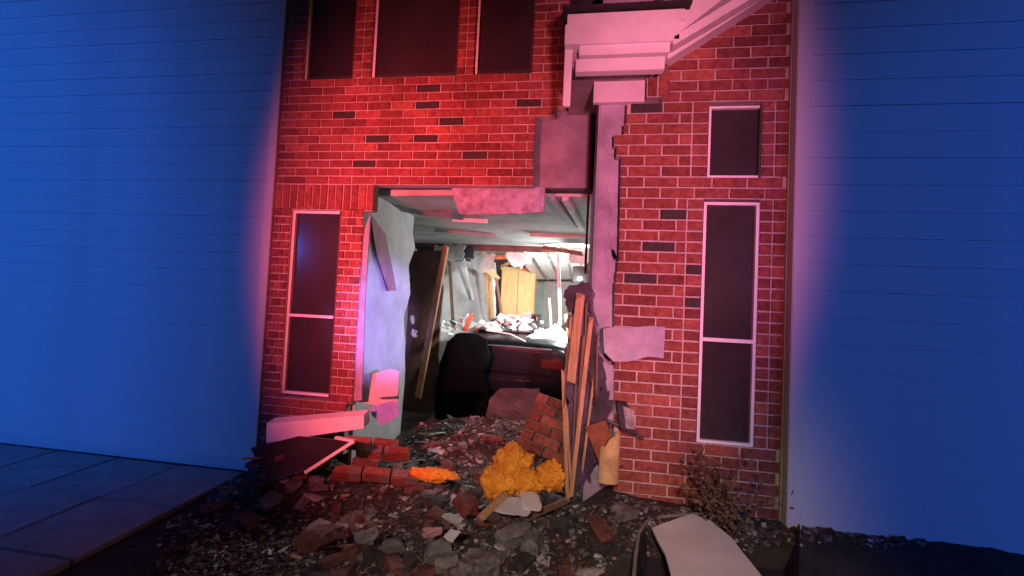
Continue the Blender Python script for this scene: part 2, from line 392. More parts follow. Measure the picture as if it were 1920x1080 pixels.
# cornice return, rake board, broken downspout
YE = YR-.22
def pz(x, y, Y): return P(x, y, Y)
a, b = pz(1060, 45, YE), pz(1268, 74, YE)
er = empty('cornice_return', (a.x, YR, b.z), parent=house); er.matrix_parent_inverse = house_inv
einv = Matrix.Translation(Vector((-a.x, -YR, -b.z)))
def ech(o, name=None): o.parent = er; o.matrix_parent_inverse = einv
ech(bx('fascia', (a.x, YE, b.z), (b.x+.02, YE+.10, a.z), WHITE, None, .004))
ech(bx('gutter_board', (a.x+.01, YE+.02, a.z+.010), (b.x+.05, YE+.1, a.z+.075), WHITE, None, .004))
q = MB(); q.prism([(a.x-.02, YE-.02, a.z+.085), (a.x-.02, YE-.02, a.z+.10), (a.x-.02, YL+.08, a.z+.62), (a.x-.02, YL+.08, a.z+.085)], (b.x-a.x+.10, 0, 0)); ech(q.obj('shingles', mat('dark_shingle', (.035, .032, .034), .95, .4, 25, .8, 60), None))
c, d = pz(1084, 45, YE+.13), pz(1236, 128, YE+.13)
ech(bx('core', (a.x+.02, YE+.101, d.z+.006), (b.x-.02, YL+.08, a.z+.08), mat('shaded_core', (.30, .26, .24), .8, .3, 6, .2, 40)))  # shadow between the boards painted into the core's darker grey
for (x0, x1, ya, yb, dy) in ((1086, 1256, 84, 97, .025), (1080, 1246, 111, 129, .04)):
    c, d = pz(x0, ya, YE+dy), pz(x1, yb, YE+dy)
    ech(bx('moulding', (c.x, YE+dy, d.z), (d.x, YE+.10, c.z), WHITE, None, .003))
q = MB(); r1, r2 = P(1225, 128, YE+.1), P(1500, -48, YE+.1)
dz = Vector((0, 0, .075))
q.prism([r1, r2, r2+dz, r1+dz*.8], (0, .21, 0)); o = hp(q.obj('rake_board', WHITE, None, .006))
q = MB(); r1, r2 = P(1262, 84, YE), P(1520, -70, YE)
q.prism([r1, r2, r2+dz*.9, r1+dz*.7], (0, .095, 0)); hp(q.obj('rake_moulding', WHITE, None, .006))
q = MB(); r1, r2 = P(1240, 110, YE+.05), P(1500, -90, YE+.05)
q.prism([r1+dz, r2+dz, r2+Vector((0, 0, 1.2)), r1+Vector((0, 0, 1.2))], (0, .3, 0)); hp(q.obj('gable_soffit', WHITE))
q = MB(); q.beam(P(1068, 62, YE+.06), P(1062, 200, YE+.14), .046, .04, (0, 1, 0), .006); hp(q.obj('downspout', WHITE, None, .003))
# smooth rendered walls either side
wall('wing_wall', (-9.5, YL+.06, -.1), (xl0-.002, YL+.3, 6), STUC)
wall('wing_wall', (xr1+.002, YR+.0, -.1), (7.5, YR+.25, 6), STUC)
wall('corner_trim', (xl0-.085, YL-.012, -.02), (xl0-.004, YL+.058, 5.2), STUC, .004)
wall('corner_trim', (xr1+.004, YR-.075, -.02), (xr1+.085, YR-.004, 5.2), STUC, .004)
EXP = .155
for (x0, x1, Y, z0) in ((-9.4, xl0-.087, YL+.035, .12), (xr1+.087, 6.5, YR-.03, .12)):
    q = MB(); q.prism([(x0, -.012, -.012), (x0, .004, -.012), (x0, .004, EXP+.01), (x0, -.001, EXP+.01)], (x1-x0, 0, 0))
    bmsh = q.mesh('siding_board', [STUC]); z = z0
    while z < 5.1:
        o = bpy.data.objects.new('siding_board', bmsh); COL.objects.link(o); o.location = (0, Y+rnd(-.002, .002), z); o.rotation_euler = (0, rnd(-.0012, .0012), 0); hp(o); z += EXP
# ------------------------------------------------------------ inside
RX0, RX1, YB = -3.4, 2.3, 9.7
YM = G(900, 459, 2.38).y
YM = max(5.2, min(YM, 6.6))
wall('floor_slab', (RX0, YL+.2, -.2), (RX1, YB, .015), mat('dusty_slab', (.13, .12, .115), .95, .4, 9, .5, 50))
o = sheet('ceiling', [(RX0, YL+.26, 2.385), (RX1, YL+.26, 2.385), (RX1, YM, 2.385), (RX0, YM, 2.385)], (0, 0, .05), CEIL, None, 6, .018, 3); hp(o)
wall('ceiling', (RX0, YM+.06, 2.40), (RX1, YB, 2.46), WHITE)
wall('ceiling_beam', (RX0, YM, 2.29), (RX1, YM+.055, 2.384), BROWN)
wall('room_wall', (RX0-.1, YL+.27, 0), (RX0, YB, 2.6), DRY); wall('room_wall', (RX1, YL+.27, 0), (RX1+.1, YB, 2.6), DRY)
wall('room_wall', (RX0, YB, 0), (RX1, YB+.1, 2.6), TAN)
wall('roof_deck', (-3.6, YL+.27, 4.6), (2.6, YB+.2, 4.7), PAPER)
# the room's left wall: drywall, torn at its inner end
xw = pierR-.03
pts = [PX(672, 750, xw), ]
Yn = YL+.10
yw = [Yn, Yn+.02, 4.35, 4.33, 4.42, 4.28, 4.36, 4.22, 4.30, 4.34, 4.30]
zs = [0.02, 2.38, 2.38, 2.2, 2.05, 1.85, 1.55, 1.3, 1.0, .6, .02]
hp(sheet('drywall', [(xw, y, z) for y, z in zip(yw, zs)], (-.03, 0, 0), DRY, None, 2, .008, 1))
q = MB(); q.box((xw-.12, Yn+.02, .02), (xw-.032, Yn+.06, 2.37)); q.box((xw-.12, 3.75, .02), (xw-.032, 3.79, 2.37)); hp(q.obj('wall_stud', WOOD))
# pink edge strip beside the pier, torn paper strip, stained patch
sheet('sheathing_edge', [P(684, 430, YL+.03), P(694, 400, YL+.03), P(684, 560, YL+.03), P(678, 750, YL+.03), P(660, 752, YL+.03), P(668, 560, YL+.03)], (0, .02, 0), SHEA, house, 1, .004).matrix_parent_inverse = house_inv
q = [PX(692, 398, xw+.02), PX(722, 440, xw+.02), PX(742, 545, xw+.03), PX(728, 545, xw+.03), PX(706, 480, xw+.02)]
sheet('torn_paper', q, (.008, 0, 0), mat('red_brown_paper', (.42, .20, .26), .8, .3, 8, .3, 40), house, 2, .006).matrix_parent_inverse = house_inv
# header board hanging across the top of the hole, torn grey facing beside it
bd = [P(846, 349, YL+.10), P(1022, 349, YL+.10), P(1018, 398, YL+.10), P(930, 402, YL+.10), P(862, 402, YL+.10), P(852, 375, YL+.10)]
sheet('header_board', ragged(bd, .06, .006, 4), (0, .03, 0), mat('pink_board', (.34, .36, .46), .85, .5, 14, .5, 30), house, 2, .004).matrix_parent_inverse = house_inv
fc = [P(712, 353, 3.42), P(760, 349, 3.44), P(838, 352, 3.46), P(858, 382, 3.9), P(850, 408, 4.15), P(800, 406, 4.2), P(750, 396, 4.2), P(716, 392, 3.9)]
o = sheet('torn_facing', fc, (0, .0, .012), mat('grey_facing', (.24, .235, .23), .85, .3, 6, .4, 30), house, 3, .03, 5); o.matrix_parent_inverse = house_inv
for (pa, pb, w_, mm) in (((850, 412), (912, 415), .03, WHITE), ((815, 432), (930, 442), .02, STEEL), ((1060, 372), (1092, 430), .05, DRY), ((1035, 372), (1080, 425), .04, CEIL), ((995, 440), (1098, 444), .06, TAN)):
    a, b = G(*pa, 2.36), G(*pb, 2.36)
    q = MB(); q.beam(a, b, w_, .04, (0, 0, 1), .02); hp(q.obj('ceiling_batten', mm))
# dark gap, broken joists and the leaning studs
def beam_thing(name, label, cat, a, b, w_, t, mm, rg=.02, side=(0, 1, 0), group=None):
    q = MB(); q.beam(a, b, w_, t, side, rg); o = q.obj(name, mm, None, .003); return tag(o, label, cat, group)
sheet('torn_ceiling_flap', ragged([P(780, 461, YM-.1), P(890, 463, YM-.1), P(888, 485, YM-.1), P(820, 486, YM-.1), P(785, 475, YM-.1)], .06, .02, 9), (0, .02, 0), PAPER, house, 1, .01).matrix_parent_inverse = house_inv
JR = mat('red_lit_joist', (.55, .16, .08), .7, .35, 6, .3, 50, stretch=(1.2, 14, 14))  # red light falling on the wood is put into its colour
beam_thing('broken_joist', 'red-brown broken joist under the ceiling edge, upper of two', 'joist', P(884, 466, YM+.2), P(982, 466, YM+.2), .05, .05, JR)
beam_thing('broken_joist', 'red-brown splintered joist under the ceiling edge, lower of two', 'joist', P(888, 484, YM+.25), P(972, 482, YM+.25), .06, .05, JR)
beam_thing('leaning_stud', 'tall bare stud leaning left of the car', 'stud', G(783, 742, .25) if False else P(784, 745, 4.7), P(836, 462, 4.95), .065, .06, WOOD)
beam_thing('fallen_lath', 'thin pinkish lath hanging diagonally before the tan cabinet', 'lath', P(892, 484, 6.9), P(934, 524, 7.1), .09, .03, WOOD)
beam_thing('door_casing', 'pale upright casing left of the tan cabinet', 'casing', P(916, 505, 7.4), P(922, 605, 7.4), .10, .05, WOOD)
beam_thing('metal_pole', 'thin grey metal pole standing right of the tan cabinet', 'pole', P(1046, 462, 6.4), P(1052, 640, 6.4), .05, .05, STEEL)
# partitions of the back room
def part_wall(name, pts, mm, sd=1): hp(sheet(name, ragged(pts, .12, .02, sd), (0, .05, 0), mm, None, 1, .006, sd))
part_wall('partition', [P(832, 488, 7.6), P(928, 492, 7.6), P(930, 640, 7.6), P(820, 640, 7.6)], DRY, 2)
part_wall('partition', [P(770, 470, 5.4), P(832, 470, 5.4), P(815, 770, 5.4), P(752, 770, 5.4)], BROWN, 3)
part_wall('partition', [P(1000, 526, 9.1), P(1160, 530, 9.1), P(1160, 680, 9.1), P(930, 680, 9.1), P(930, 560, 9.1)], mat('grey_green_wall', (.30, .33, .31), .9, .2, 5, .2, 30), 4)
# tilted ceiling panels
gp = empty('fallen_ceiling_panel', P(1030, 500, 7.4), 'bright white ceiling panel hanging tilted above the tan cabinet', 'ceiling panel')
def at(parent, o): o.parent = parent; o.matrix_parent_inverse = Matrix.Translation(-parent.location); return o
c4 = [P(955, 462, 6.6), P(1098, 462, 6.6), P(1098, 524, 8.6), P(1005, 524, 8.6)]
at(gp, sheet('board', c4, (0, .01, .02), WHITE, None, 2, .01, 8))
for k in (.25, .5, .75):
    a, b = c4[0].lerp(c4[1], k), c4[3].lerp(c4[2], k); q = MB(); q.beam(a-Vector((0, .01, .02)), b-Vector((0, .01, .02)), .03, .02, (0, 0, 1)); at(gp, q.obj('grid_bar', TAN))
# wall cabinet
c0 = P(936, 604, 8.2); c1 = P(1004, 508, 8.2)
cb = empty('wall_cabinet', (c0.x, 8.2, c0.z), 'tan wooden wall cabinet hanging open in the back room', 'cabinet')
def cabp(name, a, b, mm=CAB): return at(cb, bx(name, a, b, mm, None, .006))
cabp('carcass', (c0.x, 8.2, c0.z), (c1.x, 8.55, c1.z))
xm = (c0.x+c1.x)/2
cabp('door', (c0.x+.01, 8.172, c0.z+.01), (xm-.004, 8.197, c1.z-.01)); cabp('door', (xm+.004, 8.172, c0.z+.13), (c1.x-.01, 8.197, c1.z-.01))
cabp('handle', (xm-.05, 8.15, c0.z+.2), (xm-.035, 8.171, c0.z+.32), STEEL); cabp('crown', (c0.x-.02, 8.17, c1.z+.001), (c1.x+.02, 8.55, c1.z+.06))
c0 = P(979, 626, 8.15); c1 = P(1013, 590, 8.15)
mw = empty('microwave_oven', (c0.x, 8.15, c0.z), 'small black boxy appliance under the tan cabinet', 'appliance')
at(mw, bx('case', (c0.x, 8.15, c0.z), (c1.x, 8.45, c1.z), PLAST, None, .01)); at(mw, bx('door', (c0.x+.02, 8.135, c0.z+.03), (c1.x-.08, 8.148, c1.z-.03), CARP, None, .003))
at(mw, bx('handle', (c1.x-.07, 8.12, c0.z+.05), (c1.x-.055, 8.147, c1.z-.05), STEEL))
wall('counter', (c0.x-.4, 8.05, c0.z-.05), (c0.x+1.6, 8.9, c0.z-.003), TAN)
wall('counter_base', (c0.x-.35, 8.1, .015), (c0.x+1.55, 8.85, c0.z-.052), CAB)
# work light that floods the back room
wl = P(1088, 522, 5.6)
lt = empty('work_light', (wl.x, wl.y, .02), 'lit work light glaring behind the torn framing', 'lamp')
q = MB(); q.tube([(wl.x, wl.y+.04, .02), (wl.x, wl.y+.04, wl.z-.05)], .014); at(lt, q.obj('stand', STEEL))
at(lt, bx('housing', (wl.x-.10, wl.y, wl.z-.05), (wl.x+.10, wl.y+.07, wl.z+.16), PLAST, None, .012))
at(lt, bx('lens', (wl.x-.035, wl.y-.012, wl.z-.022), (wl.x+.02, wl.y-.001, wl.z+.016), LAMPON, None, .004))
lamp('work_light_beam', 'POINT', (0.05, 6.5, 2.05), (0, 9, 1), (.92, 1, .95), 190, .15)
lamp('work_light_room', 'SPOT', (0.42, 4.25, 1.95), (-.55, 5.6, 1.35), (.95, 1, .97), 400, .08, 62, .6)
lamp('work_light_ceiling', 'POINT', (0.5, 5.2, 1.6), (0, 9, 1), (.95, 1, .97), 9, .12)

# ------------------------------------------------------------ the crashed car, tail towards us
carY = 5.35
cx = (P(838, 700, carY).x+P(1068, 700, carY).x)/2
car = empty('crashed_car', (cx, carY, .02), 'black car buried tail-out in rubble inside the broken room', 'car')
car.rotation_euler = (math.radians(0), 0, math.radians(-5))
st = [  # (y, half width bottom, half width belt, z bottom, z belt, half width top, z top): the roof is crushed flat
    (0.00, .66, .76, .36, .84, .66, .93), (.05, .78, .82, .28, .88, .70, .98), (.18, .86, .88, .24, .92, .72, 1.02), (.42, .88, .90, .22, .94, .68, 1.05),
    (.70, .89, .905, .20, .95, .60, 1.15), (1.0, .89, .905, .20, .95, .56, 1.22), (1.4, .89, .905, .20, .94, .55, 1.23), (1.8, .89, .90, .20, .93, .56, 1.16),
    (2.05, .88, .89, .20, .92, .62, 1.02), (2.3, .86, .86, .22, .86, .64, .94), (2.5, .80, .78, .26, .74, .60, .80), (2.6, .66, .62, .34, .60, .5, .66)]
vs, fs = [], []; NR = 14
for (y, wb, wm, zb_, zm, wt, zt) in st:
    ring = [(0, zb_), (wb*.8, zb_), (wb, zb_+.08), (wm, (zb_+zm)/2), (wm*.985, zm), (wt, zt-.03), (wt*.8, zt), (0, zt+.012)]
    full = ring+[(-a, b) for a, b in ring[-2:0:-1]]
    vs += [(a, y, b) for a, b in full]
NR = 14
for i in range(len(st)-1):
    for k in range(NR): fs.append((i*NR+k, i*NR+(k+1) % NR, (i+1)*NR+(k+1) % NR, (i+1)*NR+k))
fs += [tuple(range(NR)), tuple(range((len(st)-1)*NR, len(st)*NR))[::-1]]
q = MB(); q.add(vs, fs); me = q.mesh('body', [CARP]); body = link('body', me, None, car)
me.polygons.foreach_set('use_smooth', [True]*len(me.polygons))
sm = body.modifiers.new('s', 'SUBSURF'); sm.levels = sm.render_levels = 2
bx('trunk_lid', (-.58, -.022, .60), (.58, .03, .90), CARP, car, .02)
q = MB(); q.tube([(-.55, -.005, .925), (0, -.02, .935), (.55, -.005, .925)], .008, 6); q.obj('trunk_trim', STEEL, car)
for s_ in (-1, 1):
    q = MB(); q.tube([(.57*s_, .44, 1.08), (.50*s_, .95, 1.23), (.49*s_, 1.4, 1.24)], .012, 6); q.obj('roof_trim', STEEL, car)
bx('bumper', (-.80, -.05, .34), (.30, .10, .56), CARP, car, .04)
for s_ in (-1, 1): bx('tail_light', (.56*s_-.15, -.035, .68), (.56*s_+.15, .1, .82), mat('dark_red_lens', (.05, .005, .006), .2, .2, 10, 0, 1, .3), car, .02)
q = MB(); q.prism([(-.56, .46, 1.075), (.56, .46, 1.075), (.47, .94, 1.222), (-.47, .94, 1.222)], (0, -.012, .016)); q.obj('rear_window', SCREEN, car)
pl = bx('plate_recess', (-.27, -.03, .66), (.27, -.023, .80), CARP, car, .004)
for s_ in (-1, 1):
    for y in (.62, 2.1):
        wv = empty('wheel', (.80*s_, y, .31), parent=car)
        q = MB(); q.tube([(-.10, 0, 0), (-.08, 0, 0), (.08, 0, 0), (.10, 0, 0)], [.27, .31, .31, .27], 28); q.obj('tyre', RUB, wv, 0, True)
        q = MB(); q.tube([(.085*s_, 0, 0), (.112*s_, 0, 0)], [.20, .19], 20); q.obj('rim', STEEL, wv)
# loose bumper cover hanging at its right rear corner: the grey panel
pts = [P(936, 728, carY-.35), P(1012, 728, carY-.35), P(1006, 768, carY-.36), P(992, 792, carY-.38), P(908, 784, carY-.38), P(918, 752, carY-.36)]
o = sheet('loose_bumper_cover', pts, (0, .05, 0), PLAST, None, 3, .02, 6); tag(o, 'grey bumper cover torn loose at the foot of the black car', 'bumper cover')
# crumpled dark panel on the car's left and flap on its top
o = sheet('crumpled_panel', [P(838, 640, carY-.1), P(856, 626, carY-.1), P(890, 624, carY-.1), P(912, 636, carY-.12), P(918, 668, carY-.16), P(906, 705, carY-.2), P(915, 740, carY-.26), P(905, 800, carY-.5), P(850, 808, carY-.5), P(816, 785, carY-.45), P(814, 730, carY-.25), P(826, 680, carY-.16)], (0, .05, 0), CRUMP, None, 4, .02, 3); o.data.polygons.foreach_set('use_smooth', [True]*len(o.data.polygons))
tag(o, 'black crumpled sheet of bodywork against the left of the car', 'car panel')
# ------------------------------------------------------------ white wreckage heaped over the car
k_ = 0
def shard(px, py, Y, w_, h_, mm, label, cat, group, tilt=None, name='drywall_shard'):
    global k_; k_ += 1
    c = P(px, py, Y); rr = random.Random(k_*7)
    n = rr.choice((4, 5, 5, 6)); pts = []
    for i in range(n):
        t = 6.283*i/n+rr.uniform(-.35, .35); r_ = rr.uniform(.7, 1.1); pts.append(Vector((w_/2*r_*math.cos(t), 0, h_/2*r_*math.sin(t))))
    R_ = Matrix.Rotation(rr.uniform(-.6, .6) if tilt is None else tilt, 3, 'Y') @ Matrix.Rotation(rr.uniform(-.9, .9), 3, 'X') @ Matrix.Rotation(rr.uniform(-.6, .6), 3, 'Z')
    q = MB(); q.prism([R_ @ p for p in pts], R_ @ Vector((0, .014, 0))); o = q.obj(name, mm); o.location = c
    return tag(o, label, cat, group)
for i in range(44):
    px = rnd(800, 1062); top = 608 if px < 990 else 608+(px-990)*.5
    shard(px, top+rnd(-14, 12), rnd(5.7, 6.6), rnd(.14, .36), rnd(.07, .18), random.choice((WHITE, DRY, GLASSY, DRY)), 'pale shard of broken plasterboard heaped on the black car', 'plasterboard', 'pale shards heaped on the car')
for i, (px, py, sx_, sy_) in enumerate(((776, 626, 5, 8), (773, 600, 4, 9))):
    o = sheet('crumbled_drywall', ragged([P(px-sx_, py-sy_, 4.40), P(px+sx_*.7, py-sy_*.8, 4.46), P(px+sx_, py+sy_*.6, 4.44), P(px-sx_*.2, py+sy_, 4.40), P(px-sx_*.9, py+sy_*.4, 4.36)], .02, .014, 40+i), (0, .012, 0), TAN, None, 1, .012, 11+i); hp(o)
fl = sheet('plastic_film', ragged([P(985, 636, 5.6), P(1010, 622, 5.8), P(1040, 608, 5.9), P(1066, 618, 5.8), P(1068, 668, 5.4), P(1040, 650, 5.4), P(1010, 642, 5.5)], .05, .02, 3), (0, .008, .004), GLASSY, None, 5, .06, 5)
tag(fl, 'pale crumpled plastic film over the right edge of the black car', 'plastic film')
def debris_timber(px, py, qx, qy, Y, w_, mm, lb): beam_thing('hanging_timber', lb, 'timber', P(px, py, Y), P(qx, qy, Y+rnd(-.3, .3)), w_, .03, mm, .03)
for i, a_ in enumerate(((905, 470, 918, 600, 7.2, .05, WOOD), (930, 520, 944, 612, 7.0, .04, WOODD), (842, 470, 850, 612, 6.6, .05, WOODD), (868, 480, 886, 560, 7.3, .04, WHITE), (985, 470, 1030, 492, 6.5, .06, WHITE), (1018, 464, 1092, 476, 6.3, .06, WOODD), (884, 590, 872, 620, 5.2, .06, JR), (1000, 470, 940, 500, 6.9, .05, WOOD), (1060, 590, 1072, 660, 4.9, .04, WOOD), (1030, 560, 1034, 622, 6.0, .03, WHITE))):
    debris_timber(*a_, ('thin timber hanging left of the tan cabinet', 'dark lath hanging at the cabinet side', 'brown upright lath before the pale partition', 'white strip hanging before the pale partition', 'white strip under the bright ceiling panel', 'dark broken batten at the right ceiling edge', 'short red stub of timber on the car', 'pale lath slanting under the ceiling edge', 'pale splinter upright beside the framing', 'white upright strip right of the appliance')[i])
for i, (px, py, w_, h_, Y) in enumerate(((905, 498, 26, 14, 6.5), (975, 492, 24, 12, 6.6), (845, 478, 30, 12, 6.3), (1085, 488, 22, 16, 6.2))):
    o = sheet('torn_ceiling_flap', ragged([P(px-w_, py-h_-8, Y), P(px+w_, py-h_-6, Y), P(px+w_*.8, py+h_*.3, Y-.1), P(px+w_*.1, py+h_, Y-.1), P(px-w_*.7, py+h_*.4, Y-.1)], .05, .04, 60+i), (0, .015, 0), (CEIL, WHITE, CEIL, WHITE)[i], None, 2, .015, 20+i); hp(o)
for i in range(30):
    shard(rnd(835, 1020), rnd(592, 618), rnd(5.6, 6.2), rnd(.06, .18), rnd(.04, .1), random.choice((WHITE, WHITE, GLASSY)), 'small bright plaster scrap on the crushed roof of the car', 'plaster scrap', 'bright scraps on the car roof', name='plaster_scrap')
for (a, b, r_) in (((985, 640), (1060, 662), .012), ((1005, 648), (1064, 690), .008), ((1015, 622), (1062, 640), .008), ((930, 622), (985, 640), .01)):
    q = MB(); p0, p1 = P(*a, carY+.25), P(*b, carY+.05); q.tube([p0, p0.lerp(p1, .5)+Vector((0, 0, .03)), p1], r_, 6); tag(q.obj('glint_strip', WHITE), 'thin pale strip standing in for a glint along the car roof edge', 'glint', 'glint strips on the car')  # pale tubes painted in as glints on the roof edge

# ------------------------------------------------------------ torn framing at the corner
fr = empty('torn_framing', (.02, 2.82, h(.02, 2.82)), 'torn upright framing of split studs and dark wrap at the hole', 'framing')
def frb(name, a, b, Ya, Yb, w_, t, mm, rg=.03):
    q = MB(); q.beam(P(*a, Ya), P(*b, Yb), w_, t, (0, 1, 0), rg); return at(fr, q.obj(name, mm, None, .002))
frb('stud', (1088, 556), (1070, 720), 2.67, 2.66, .052, .05, WOOD); frb('stud', (1108, 600), (1071, 925), 2.65, 2.64, .026, .04, WOOD)
frb('stud', (1074, 590), (1063, 705), 2.72, 2.70, .035, .04, WOOD)
for i, a_ in enumerate(((1094, 640, 1082, 800, .016), (1056, 700, 1064, 935, .022), (1100, 570, 1096, 690, .012), (1066, 640, 1058, 760, .012), (1112, 720, 1092, 880, .014), (1080, 700, 1074, 860, .010), (1120, 640, 1118, 740, .010), (1062, 760, 1070, 900, .014))):
    frb('splinter', a_[:2], a_[2:4], 2.66+.01*(i % 3), 2.66, a_[4], .02, (WOODD, WOOD, WOODD)[i % 3], .06)
def frs(name, pts, Y, mm, sd, amp, st=.022, rg=.02): at(fr, sheet(name, ragged([P(x, y, Y) for x, y in pts], st, rg, sd), (0, .012, 0), mm, None, 2, amp, sd))
frs('wrap', [(1092, 535), (1112, 528), (1120, 600), (1130, 680), (1128, 760), (1112, 850), (1096, 905), (1062, 930), (1060, 790), (1074, 640)], 2.715, WRAP, 12, .018)
frs('felt_flap', [(1060, 552), (1070, 534), (1092, 526), (1114, 536), (1104, 562), (1088, 558), (1082, 584), (1066, 588)], 2.70, PAPER, 13, .012, .016, .016)
frs('wrap_fold', [(1104, 560), (1120, 640), (1132, 700), (1118, 790), (1104, 700)], 2.675, PAPER, 14, .015)
frs('wrap_fold', [(1076, 720), (1092, 730), (1090, 800), (1078, 880), (1068, 860)], 2.68, WRAP, 15, .012)
frs('wrap_fold', [(1108, 780), (1134, 700), (1146, 760), (1128, 840), (1104, 900)], 2.69, PAPER, 16, .015)
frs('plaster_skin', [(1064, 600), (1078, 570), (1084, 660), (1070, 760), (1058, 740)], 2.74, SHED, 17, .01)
# bent purple panel on the bay front, broken lantern, conduit
sheet('sheathing_panel', ragged([P(1130, 616, YR-.05), P(1150, 611, YR-.07), P(1246, 614, YR-.03), P(1246, 672, YR-.03), P(1150, 677, YR-.08), P(1132, 660, YR-.06)], .09, .006, 3), (0, .014, 0), SHEA, house, 3, .02, 3).matrix_parent_inverse = house_inv
sheet('sheathing_panel', ragged([P(1118, 684, YR+.02), P(1150, 684, YR+.03), P(1162, 760, YR+.03), P(1150, 800, YR+.04), P(1122, 790, YR+.03)], .09, .012, 3), (0, .014, 0), SHEA, house, 3, .02, 9).matrix_parent_inverse = house_inv
ln = P(1172, 782, YR-.06)
wlan = empty('wall_lantern', ln, 'broken dark lantern hanging crooked on the bay wall', 'lantern')
def lp(o): o.parent = wlan; return o
q = MB(); q.prism([(-.06, -.05, .09), (.01, -.05, .085), (.075, -.05, -.10), (-.03, -.05, -.06)], (0, .10, 0)); lp(q.obj('body', PAPER, None, .006))
q = MB(); q.prism([(-.02, -.058, .075), (.045, -.058, .06), (.05, -.058, -.055), (.0, -.058, -.05)], (0, .007, 0)); lp(q.obj('pane', mat('dusty_pane', (.34, .30, .30), .4, .6, 25, .2, 40)))
q = MB(); q.box((-.03, .05, -.03), (.03, .065+.06, .03)); lp(q.obj('bracket', PAPER))
q = MB(); q.tube([P(1128, 784, YR-.03), P(1165, 800, YR-.05), P(1206, 822, YR-.03)], .011); tag(q.obj('bent_conduit', PLAST), 'grey conduit pipe running diagonally below the broken lantern', 'pipe')
# curved tan foam panel by the bay
q = MB(); fc0 = P(1140, 905, 2.60); vs = []; fs = []; NA = 14
for i in range(NA):
    t = math.radians(-150+230*i/(NA-1)); k = .5-.5*math.cos(6.283*i/(NA-1))
    for r_ in (.062, .052):
        for z in (0, .30-.10*(1-k)+.012*math.sin(i*2.3)): vs.append((fc0.x+r_*math.cos(t)*(1+.12*z), fc0.y+.02-r_*math.sin(t+math.pi)*.8, fc0.z+z))
for i in range(NA-1):
    a_, b_ = i*4, i*4+4
    fs += [(a_, b_, b_+1, a_+1), (a_+2, a_+3, b_+3, b_+2), (a_+1, b_+1, b_+3, a_+3), (a_, a_+2, b_+2, b_)]
fs += [(0, 1, 3, 2), ((NA-1)*4, (NA-1)*4+2, (NA-1)*4+3, (NA-1)*4+1)]
q.add(vs, fs); o = q.obj('foam_panel', FOAM, None); tag(o, 'curled tan foam panel at the foot of the bay wall', 'foam panel')
beam_thing('splintered_board', 'short brown board leaning under the lantern beside the framing', 'board', P(1118, 800, 2.66), P(1146, 868, 2.62), .13, .03, mat('rust_board', (.25, .09, .04), .8, .4, 8, .3, 40), .03)

# ------------------------------------------------------------ fallen slabs of brickwork
def brick_slab(corner, ex, ez, rows, cols, label, keep, jit=.09, name='fallen_brickwork', group=None):
    """corner, brick direction and course direction in the world"""
    ex = Vector(ex).normalized(); ez = Vector(ez); ez = (ez-ex*ez.dot(ex)).normalized(); ny = ez.cross(ex)
    root = empty(name, corner, label, 'brickwork', group)
    M3 = Matrix((ex, ny, ez)).transposed().to_4x4()
    mo = MB()
    for r_ in range(rows):
        for c_ in range(-1, cols+1):
            x0 = c_*BLEN+(r_ % 2)*BLEN/2; x1 = x0+BLEN; x0, x1 = max(x0, 0), min(x1, cols*BLEN)
            if x1-x0 < .05 or not keep(r_, (x0+x1)/2): continue
            o = bpy.data.objects.new('brick', BM_[random.choice((0, 1, 2, 3, 4))]); COL.objects.link(o); o.parent = root
            o.matrix_local = M3 @ Matrix.Translation(((x0+x1)/2, 0, r_*CH+CH/2)) @ Matrix.Translation((0, rnd(-jit, jit)*.25, 0)) @ Matrix.Rotation(rnd(-jit, jit), 4, 'Y') @ Matrix.Rotation(rnd(-jit, jit)*1.6, 4, 'Z') @ Matrix.Diagonal(((x1-x0-J)/(BLEN-J)*rnd(.9, 1), 1, 1, 1))
            mo.box((x0+.006, -.034, r_*CH+.006), (x1-.006, .04, (r_+1)*CH+.004), 0, M3)
    mo.obj('mortar', MORTD, root)
    return root
a = P(968, 838, 3.02); b = P(1062, 880, 2.88); c = P(1022, 768, 3.12)
brick_slab(a, b-a, c-a, 6, 2, 'tilted slab of red brickwork lying between the orange insulation and the framing', lambda r_, x: x < .45-.02*r_, .012)
a = P(622, 892, 2.86); b = P(752, 902, 2.98); c = P(630, 818, 3.14)
brick_slab(a, b-a, c-a, 5, 3, 'fallen slab of dark red brickwork under the left pier', lambda r_, x: x < .60-.05*((r_*7) % 4) and x > .04*((r_*5) % 3) and (r_*3+int(x*10)) % 5 not in (2, 4))
